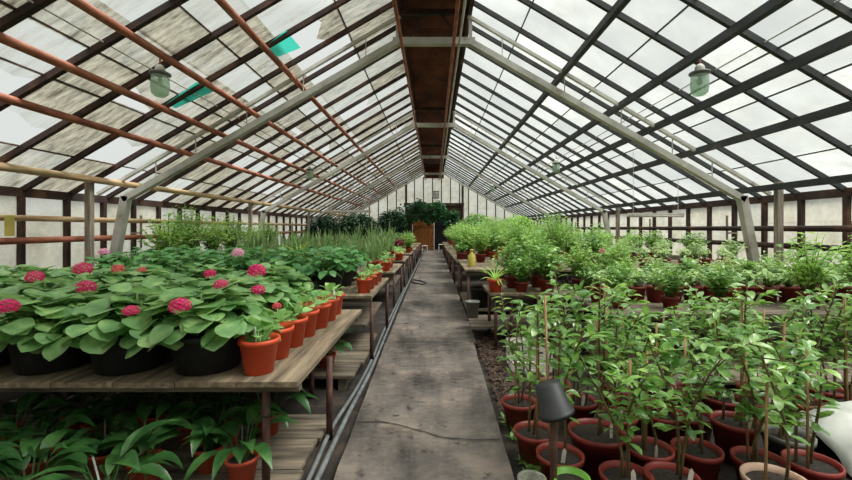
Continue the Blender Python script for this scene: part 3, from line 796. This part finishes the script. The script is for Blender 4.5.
# ------------------------------------------------------------------ right side, saplings on the ground
GZ = -.045
SP = [('mid', 519, 3.08, 'closest to the path behind the concrete pot'), ('mid', 535, 2.63, 'beside the black cup on a post'), ('mid', 560, 2.36, 'just behind the lime green pot'), ('big', 597, 2.5, 'in the widest pot of the front group'),
      ('low', 649, 2.43, 'right of the widest pot'), ('low', 626, 2.16, 'in the cut-off front pot below the widest pot'), ('low', 662, 2.88, 'behind the pot right of the widest pot'), ('low', 672, 2.15, 'second cut-off front pot'),
      ('mid', 617, 2.86, 'behind the widest pot'), ('mid', 579, 3.1, 'between the path edge pot and the white crate'), ('low', 634, 3.12, 'in the middle of the back group'), ('low', 667, 3.3, 'right of the middle of the back group'),
      ('low', 697, 2.42, 'with pale rim facing the tall red pot'), ('low', 693, 2.86, 'behind the pale rimmed pot'), ('tall', 735, 2.64, 'in the tall red pot'), ('low', 759, 2.31, 'in front of the grey pot'), ('beige', 776, 2.02, 'in the beige pot at the bottom edge'),
      ('grey', 787, 2.55, 'in the grey pot'), ('low', 812, 2.28, 'between the grey pot and the white film'), ('low', 757, 3.1, 'behind the tall red pot'), ('low', 722, 3.15, 'behind and left of the tall red pot'), ('mid', 800, 3.1, 'behind the grey pot'), ('mid', 842, 3.1, 'behind the white film')]
for k, (key, px, y, where) in enumerate(SP):
    x = (px-CX)/F*y
    sap[key].plant('tall leafy sapling %s' % where, (x, y, GZ), 'staked saplings on the ground right of the path', 1, k, R(-1, 1))
for k in range(5):
    sap['mid' if k < 1 else 'low'].plant('tall leafy sapling in the rearmost ground row, %s from the path' % ORD[k], (.98+.52*k+R(-.05, .05), 3.42+R(-.04, .04)-(.0 if k < 2 else .08), GZ), 'staked saplings on the ground right of the path', R(.95, 1.05))

def lathe_thing(name, label, cat, prof, mat, loc, n=24, rot=(0, 0, 0)):
    g = MB(); g.lathe(prof, n); o = tag(mk(name, g, mat, smooth=True), label, cat); o.location = loc; o.rotation_euler = rot
    return o
def cup_prof(rt, rb, h, w=.006): return [(rb, 0), (rt-.004, h-.02), (rt+.004, h-.02), (rt+.004, h), (rt-w, h), (rb-w, w), (.001, w)]
t = thing('concrete_pot', 'small mossy concrete pot beside the path at the bottom edge', 'pot', ((532-CX)/F*2.15, 2.15, GZ))
g = MB(); g.lathe([(.06, 0), (.075, .15), (.075, .165), (.056, .165), (.05, .06), (.001, .05)], 24); mk('pot', g, 'mossy', t, smooth=True)
g = MB(); g.lathe([(.053, .10), (.053, .125), (.001, .132)], 16); mk('soil', g, 'potsoil', t)
t = thing('lime_green_pot', 'lime green plastic pot at the bottom edge beside the cup post', 'pot', ((571-CX)/F*2.08, 2.08, GZ))
g = MB(); g.lathe(cup_prof(.088, .068, .215), 28); mk('pot', g, 'limepot', t, smooth=True)
g = MB(); g.lathe([(.078, .18), (.078, .185), (.001, .192)], 16); mk('soil', g, 'potsoil', t)
# black cup upside down on a post
t = thing('marker_post', 'thin dark post with tilted black cup standing beside the path', 'post', ((553-CX)/F*2.08, 2.08, -.06))
g = MB(); g.tube([(0, 0, -.02), (.004, 0, .35), (0, 0, .62)], .017, 10); mk('post', g, 'leg', t, smooth=True)
cup = MB(); cup.lathe(cup_prof(.082, .062, .155), 24); c = mk('cup', cup, 'black', t, smooth=True); c.location = (-.028, 0, .69); c.rotation_euler = (math.pi-.12, -.3, 0)
# white film heap
g = MB(); n = 22
for j in range(n+1):
    for i in range(n+1):
        u, v = i/n-.5, j/n-.5; r = math.hypot(u*1.0, v*1.1)
        z = .29*max(0, 1-(r*1.7)**4)*.9 if r < .58 else 0
        z = max(z, 0)+.03*noise.noise((u*6, v*6, 2))+.015*noise.noise((u*15, v*15, 5))
        g.v.append((u*.95, v*.75, max(z, .0)+.012))
for j in range(n):
    for i in range(n): a = j*(n+1)+i; g.f.append((a, a+1, a+n+2, a+n+1))
o = tag(mk('plastic_film', g, 'cloth', smooth=True), 'crumpled white plastic film heaped on the ground beside the saplings', 'plastic film'); o.location = (2.88, 2.66, GZ)
md = o.modifiers.new('t', 'SOLIDIFY'); md.thickness = .008
# white crate under the small right bench
t = thing('plastic_crate', 'white slatted crate below the small bench behind the saplings', 'crate', (.98, 4.35, GZ))
g = MB(); g.box((-.2, -.15, 0), (.2, .15, .02)); mk('base', g, 'white', t)
for nm, lo, hi in (('front_panel', (-.2, -.15), (.2, -.14)), ('back_panel', (-.2, .14), (.2, .15)), ('side_panel', (-.2, -.14), (-.19, .14)), ('side_panel', (.19, -.14), (.2, .14))):
    g = MB()
    for z in (.03, .12, .21): g.box((lo[0], lo[1], z), (hi[0], hi[1], z+.06))
    for q in range(6):
        if hi[0]-lo[0] > .1: x = lo[0]+(hi[0]-lo[0])*q/5; g.box((x-.008, lo[1]+.001, .02), (x+.008, hi[1]-.001, .27))
        else: y = lo[1]+(hi[1]-lo[1])*q/5; g.box((lo[0]+.001, y-.008, .02), (hi[0]-.001, y+.008, .27))
    mk(nm, g, 'white', t)
# buckets
def bucket(label, loc, rt, rb, h, mat):
    t = thing('bucket', label, 'bucket', loc); g = MB(); g.lathe(cup_prof(rt, rb, h), 24); mk('body', g, mat, t, smooth=True)
    g = MB(); g.tube([(rt*math.cos(a), .0+rt*.25*math.sin(a)-.0, h-.02+.5*rt*math.sin(a)*-.3) for a in [math.pi*i/10 for i in range(11)]], .004, 6); mk('handle', g, 'steel', t, smooth=True)
bucket('large black bucket on the low shelf right of the path', ((480-CX)/F*6.62, 6.62, .163), .16, .13, .3, 'black')
bucket('smaller grey bucket in front of the black bucket', ((472.5-CX)/F*5.85, 5.85, .163), .098, .075, .22, 'grey')
# bark litter beside the path
g = MB()
for _ in range(900):
    x = .53+abs(random.gauss(0, .22)); y = R(3.2, 5.8)
    if x > 1.4: continue
    a = R(0, 6.28); l, w = R(.012, .035), R(.006, .014); z = R(-.045, -.02); dx, dy = math.cos(a)*l, math.sin(a)*l; ex, ey = -math.sin(a)*w, math.cos(a)*w; k = R(0, .014)
    n0 = len(g.v); g.v += [(x-dx-ex, y-dy-ey, z), (x+dx-ex, y+dy-ey, z+k), (x+dx+ex, y+dy+ey, z+k+.004), (x-dx+ex, y-dy+ey, z+.004), (x, y, z+.016)]
    g.f += [(n0, n0+1, n0+4), (n0+1, n0+2, n0+4), (n0+2, n0+3, n0+4), (n0+3, n0, n0+4)]
o = tag(mk('bark_litter', g, 'bark'), 'brown bark chips scattered on the soil right of the path', 'bark chips'); o['kind'] = 'stuff'
g = MB()
for _ in range(60):
    x, y = .53+abs(random.gauss(0, .05)), R(2.4, 3.4)
    for k in range(4):
        an = R(0, 6.28); g.leaf((x, y, -.05), (math.cos(an), math.sin(an), R(.5, 1.5)), R(.03, .07), .018, .5, .2, SMALL)
o = tag(mk('weeds', g, 'citrus', smooth=True), 'small green weeds growing along the right edge of the path', 'weeds'); o['kind'] = 'stuff'

# ------------------------------------------------------------------ right benches
spider.plant('spider plant in orange pot on the path corner of the small right bench', (.74, 5.08, .633), None, 1)
greenbush.plant('leafy bush behind the spider plant on the small right bench', (1.02, 5.42, .633), None, .95)
lightbush.plant('fresh green bush at the back corner of the small right bench', (1.36, 5.5, .633), None, .95)
greenbush.plant('leafy bush in maroon pot on the right end of the small right bench', (1.38, 5.12, .633), None, .9)
for k in range(15):
    lowpot.plant('maroon pot of low foliage, %s from the path in front row of wide bench' % ORD[k], (1.78+.205*k, 4.56+R(-.02, .02), .603), 'maroon pots in the front row of the wide bench', R(1.05, 1.15))
for k in range(9):
    (lowpotg if k % 2 else greenbush).plant('green potted plant, %s from the path in middle row of wide bench' % ORD[k], (1.9+.37*k, 5.02+R(-.02, .02), .603), 'plants in the middle row of the wide bench', 1.25 if k % 2 else .62)
for k in range(7):
    (lightbush if k < 2 else palebush).plant('bushy plant, %s from the path in back row of wide bench' % ORD[k], (1.9+.5*k, 5.52, .603), 'bushes in the back row of the wide bench', R(.75, .9))
for k, (x, y) in enumerate(((1.85, 4.2), (2.35, 4.18), (2.85, 4.2))):
    greenbush.plant('leafy bush on the front edge of the wide bench, %s from the path' % ORD[k], (x, y, .603), 'leafy bushes on the front edge of the wide bench', .72)
greenbush.plant('leafy bush in maroon pot on the front edge of the small right bench', (1.06, 5.08, .633), None, .72)
rose.plant('slender stem with one small red flower among the right bench bushes', (2.13, 5.32, .603), None, .9)
for k, (x, y) in enumerate(((3.75, 4.2), (4.35, 4.25), (4.9, 4.3))):
    lightbush.plant('tall fresh plant on the front edge of the wide bench, %s from the path' % ORD[k], (x, y, .603), 'tall plants on the front of the wide bench', .95)
# following benches
kinds = [[lightbush, lightbush, finebush, greenbush, palebush, palebush, palebush, palebush], [lightbush, finebush, lightbush, finebush, palebush, lightbush, palebush, greenbush], [finebush, lightbush, finebush, greenbush, finebush, palebush, lightbush, palebush]]
for b, (a, bb, z) in enumerate(RB):
    nm = ORD[b+2]
    for j, rn in enumerate(('front', 'back')):
        for k in range(8 if b < 3 else 6):
            K = kinds[(b+j) % 3][k]; sc = R(.85, 1.1)*(1.12 if k < 4 and b < 4 else .95)
            if b == 0 and j == 0 and k < 1: continue
            if b == 0: sc *= .85
            K.plant(('pale' if K is palebush else 'feathery' if K is finebush else 'leafy' if K is greenbush else 'fresh green')+' bush, %s from the path in %s row of %s right bench' % (ORD[k], rn, nm),
                    (.82+.56*k*(1 if b < 3 else 1.3)+R(-.06, .06), a+.45+1.0*j+R(-.1, .1), z+.003), 'bushes on the %s right bench' % nm, sc)
    if b < 2:
        for k in range(7):
            lowpot.plant('maroon seedling pot, %s from the path on front edge of %s right bench' % (ORD[k], nm), (2.6+.3*k, a+.13, z+.003), 'maroon pots on the front edge of the %s right bench' % nm, 1.0)
lathe_thing('plastic_bottle', 'yellow plastic bottle standing on the third right bench near the path', 'bottle', [(.055, 0), (.06, .02), (.06, .17), (.025, .22), (.025, .25), (.03, .25), (.03, .275), (.001, .28)], 'yellow', ((471.5-CX)/F*6.75, 6.75, .783), 20)
for k, y in enumerate((9.0, 9.6)):
    lowpotg.plant('small leafy pot at the path corner of the fourth right bench, %s' % ('in front' if k == 0 else 'set behind it'), (.6, y, .703), None, 1.1)
# plants on the low shelf of the third right bench
for k in range(5):
    lowpotg.plant('small pot on the low shelf of the third right bench, %s from the buckets' % ORD[k], (1.3+.4*k, 6.8, .163), 'pots on the low shelf', 1.2)

# ------------------------------------------------------------------ far end: ivy, dark tree, stools, vent
g = MB()
for _ in range(2600):
    t = R(-1, 1); x = -.75+t*2.35; dome = math.sqrt(max(0, 1-t*t*.85))
    y = Y1-.5-R(0, 1)**.7*1.3*dome; zlow = 1.75+.15*math.sin(x*5)-(1.2 if x < -1.7 else .35 if x > .7 else 0)*R(0, 1)
    z = zlow+R(0, 1)*(1.25*dome+.1)
    an = R(0, 6.28)
    g.leaf((x, y, z), (math.cos(an), math.sin(an)-.6, R(-.6, .3)), R(.14, .24), R(.11, .18), .4, .2, (.5, 1, .6, .03), R(-.7, .7))
st = MB()
for k in range(7):
    x = -1.95+.05*k; pts = [(x, Y1-.28, -.07), (x+.1, Y1-.35, 1.0), (x+.3+.2*k, Y1-.4, 2.0), (x+.9+.4*k, Y1-.45, 2.4)]; st.tube(pts, .015, 6)
t = thing('ivy_vine', 'dark green climbing vine arching over the doors at the far end', 'vine', (0, 0, 0))
mk('foliage', g, 'ivy', t, smooth=True); mk('stem', st, 'stem', t, smooth=True)
def tree(label, x, y, h, rad, mat, zc=.35):
    t = thing('potted_tree', label, 'potted tree', (x, y, -.06)); a = MB(); s = MB()
    for pn, me, l_, _ in pot_parts(.2, .15, .3, 'black', .03): mk(pn, me, parent=t)
    s.tube([(0, 0, .25), (.03, 0, h*.4), (0, .02, h*.7)], [.03, .025, .015], 8)
    for _ in range(2000):
        u = Vector((random.gauss(0, 1), random.gauss(0, 1), random.gauss(0, 1))).normalized()*R(.3, 1)**.5
        p = Vector((u.x*rad, u.y*rad, h*(zc+.5*(1-zc))+u.z*h*.5*(1-zc)))
        a.leaf(p, (u.x+R(-.5, .5), u.y+R(-.5, .5), R(-.4, .5)), R(.13, .24), R(.07, .11), .5, .2, ELLIP, R(-.6, .6))
    for k in range(8):
        an = k*.785; s.tube([(0, .01, h*.55), (math.cos(an)*rad*.6, math.sin(an)*rad*.6, h*.75)], [.012, .005], 5)
    mk('stem', s, 'stem', t, smooth=True); mk('foliage', a, mat, t, smooth=True)
tree('large dark evergreen tree left of the far doors', -3.3, 16.75+1.4, 2.1, .8, 'conifer')
tree('dark evergreen tree close beside the vine at the far end', -2.45, 24.2, 2.5, .8, 'conifer')
tree('dark evergreen tree further left along the back benches', -5.2, 19.6, 2.0, .75, 'conifer')
tree('green tree at the far right near the back wall', 2.5, 24.9, 2.3, .95, 'citrus')
tree('green tree in the far right corner by the side wall', 4.9, 24.6, 2.2, .95, 'lightleaf')
def stool(label, x, y):
    t = thing('stool', label, 'stool', (x, y, 0)); g = MB(); g.box((-.16, -.16, .42), (.16, .16, .45)); mk('seat', g, 'white', t)
    for sx in (-1, 1):
        for sy in (-1, 1): g = MB(); g.box((sx*.13-.02, sy*.13-.02, -.0), (sx*.13+.02, sy*.13+.02, .42)); mk('leg', g, 'white', t)
stool('small white stool at the far end right of the doors', .42, 24.6)
stool('small white stool at the far end left of the doors', -.5, 22.9)
t = thing('ventilator', 'square grey ventilator box high on the far gable wall', 'ventilator', (.1, Y1-.25, 3.35))
g = MB(); g.box((-.22, -.1, 0), (.22, .2, .5)); mk('housing', g, 'grey', t)
g = MB()
for k in range(4): g.box((-.18, -.13, .06+k*.1), (.18, -.1, .12+k*.1))
mk('louver', g, 'white', t)
# hoses beside the path
def hose(label, pts, r):
    g = MB(); out = []
    for i in range(len(pts)-1):
        p0, p1, p2, p3 = (Vector(pts[max(0, min(len(pts)-1, j))]) for j in (i-1, i, i+1, i+2))
        for k in range(6):
            t = k/6; out.append(.5*((2*p1)+(p2-p0)*t+(2*p0-5*p1+4*p2-p3)*t*t+(3*p1-p0-3*p2+p3)*t**3))
    out.append(Vector(pts[-1])); g.tube(out, r, 8)
    return tag(mk('water_hose', g, 'hose', smooth=True), label, 'hose')
hose('grey water hose running close along the left edge of the path', [(-.66, .6, -.02), (-.66, 2.3, -.02), (-.655, 3.2, -.02), (-.63, 4.2, -.02), (-.645, 6, -.02), (-.66, 9, -.02), (-.65, 14, -.02), (-.64, 20, -.02)], .018)
hose('thinner grey hose beside the first, nearer the bench legs', [(-.715, .6, -.03), (-.71, 2.2, -.03), (-.73, 3.0, -.03), (-.69, 3.7, -.03), (-.675, 4.6, -.03), (-.70, 6, -.03), (-.7, 10, -.03)], .015)
g = MB(); pts = [(-.56, 11.2, .02), (-.35, 11.0, .02), (-.2, 10.6, .02), (-.28, 10.3, .02), (-.5, 10.6, .02), (-.57, 10.9, .02)]; g.tube(pts, .015, 6)
tag(mk('hose_offcut', g, 'black', smooth=True), 'short dark hose loop lying on the left of the path further back', 'hose')

# ------------------------------------------------------------------ lamps, cables, hanging tubes
def lamp(label, x, y):
    z = roofz(x)-.06
    t = thing('jar_lamp', label, 'lamp', (x, y, z), 0, 'jar lamps under the roof')
    g = MB(); g.tube([(0, 0, .06), (0, 0, -.04)], .012, 8); mk('hook', g, 'rust', t, smooth=True)
    g = MB(); g.lathe([(.04, -.14), (.06, -.13), (.055, -.06), (.03, -.03), (.001, -.03)], 20); mk('cap', g, 'greysteel', t, smooth=True)
    g = MB(); g.lathe([(.001, -.17), (.06, -.17), (.125, -.15), (.12, -.13), (.06, -.10), (.001, -.11)], 28); mk('lamp_shade', g, 'grey', t, smooth=True)
    g = MB(); g.lathe([(.001, -.43), (.06, -.425), (.095, -.39), (.108, -.3), (.1, -.17)], 24, False); mk('glass_jar', g, 'lampglass', t, smooth=True)
    g = MB(); g.lathe([(.001, -.3), (.03, -.28), (.032, -.25), (.015, -.18)], 12, False); mk('bulb', g, 'white', t, smooth=True)
for x, y, w in ((-3.45, 5.29, 'nearest the camera on the left'), (3.39, 5.36, 'nearest the camera on the right'), (-3.75, 12.7, 'second along the left slope'), (3.55, 12.2, 'second along the right slope'), (-3.1, 20.5, 'farthest on the left slope'), (3.05, 22.0, 'farthest on the right slope')):
    lamp('hanging lamp with glass jar under the roof, %s' % w, x, y)
for s in (-1, 1):
    g = MB(); g.tube([(s*3.6, Y0, roofz(3.6)-.03), (s*3.6, Y1, roofz(3.6)-.03)], .009, 6)
    tag(mk('power_cable', g, 'greysteel', smooth=True), 'thin lamp cable running under the %s roof slope' % ('left' if s < 0 else 'right'), 'cable')
def tube_lamp(label, x, y, z, L):
    t = thing('tube_lamp', label, 'lamp', (x, y, z)); g = MB(); g.tube([(-L/2, 0, 0), (L/2, 0, 0)], .03, 10); mk('tube', g, 'white', t, smooth=True)
    for sx in (-.4, .4): g = MB(); g.tube([(sx*L, 0, .02), (sx*L, 0, roofz(x+sx*L)-z-.02)], .005, 5); mk('cord', g, 'greysteel', t)
    g = MB(); g.box((-L/2, -.03, .025), (L/2, .03, .06)); mk('bracket', g, 'white', t)
tube_lamp('white tube lamp hanging level above the right benches', 4.75, 9.0, 1.66, 1.2)
tube_lamp('white tube lamp hanging above the left benches before the dark tree', -2.9, 14.3, 1.95, 1.5)
# white rag and yellow card at the left wall
g = MB(); g.box((-.05, -.004, -.14), (.05, .004, .14)); o = tag(mk('yellow_card', g, 'yellow'), 'narrow yellow card hanging on the left wall pipes at the picture edge', 'card'); o.location = (-5.76, 5.7, 1.43); o.rotation_euler = (0, 0, .9)

# ------------------------------------------------------------------ sky, sun, camera
w = bpy.data.worlds.new('overcast'); bpy.context.scene.world = w; w.use_nodes = True
nt = w.node_tree; nt.nodes.clear(); L = nt.links.new
out = nt.nodes.new('ShaderNodeOutputWorld'); bg = nt.nodes.new('ShaderNodeBackground'); L(bg.outputs[0], out.inputs[0])
tc = nt.nodes.new('ShaderNodeTexCoord'); sp = nt.nodes.new('ShaderNodeSeparateXYZ'); L(tc.outputs['Generated'], sp.inputs[0])
rp = nt.nodes.new('ShaderNodeValToRGB'); rp.color_ramp.interpolation = 'LINEAR'
st = [(0, (.30, .31, .28)), (.47, (.42, .43, .40)), (.52, (.65, .675, .65)), (.72, (.68, .705, .68)), (.84, (1.9, 1.96, 1.9)), (1.0, (3.6, 3.66, 3.6))]
while len(rp.color_ramp.elements) < len(st): rp.color_ramp.elements.new(.5)
for e, (p, c) in zip(rp.color_ramp.elements, st): e.position = p; e.color = c+(1,)
mr = nt.nodes.new('ShaderNodeMath'); mr.operation = 'MULTIPLY_ADD'; mr.inputs[1].default_value = .5; mr.inputs[2].default_value = .5
L(sp.outputs['Z'], mr.inputs[0]); L(mr.outputs[0], rp.inputs[0]); L(rp.outputs[0], bg.inputs[0])
bg.inputs[1].default_value = 1.0
sd = bpy.data.lights.new('sun', 'SUN'); sd.energy = 3.9; sd.angle = math.radians(30); sd.color = (1, .97, .92)
so = bpy.data.objects.new('sun', sd); C.objects.link(so); so.rotation_euler = Vector((-.55, .1, -1)).to_track_quat('-Z', 'Y').to_euler()
cd = bpy.data.cameras.new('camera'); cam = bpy.data.objects.new('camera', cd); C.objects.link(cam)
cam.location = (0, 0, H); cam.rotation_euler = (math.pi/2, 0, 0)
cd.sensor_width = 36; cd.lens = F/852*36; cd.shift_x = -(CX-426)/852; cd.shift_y = -(240-CY)/852; cd.clip_start = .05
sc = bpy.context.scene; sc.camera = cam
sc.view_settings.view_transform = 'Standard'; sc.view_settings.look = 'None'; sc.view_settings.gamma = 1; sc.view_settings.use_curve_mapping = False
sc.view_settings.exposure = 0.16
sc.cycles.transparent_max_bounces = 24; sc.cycles.max_bounces = 8
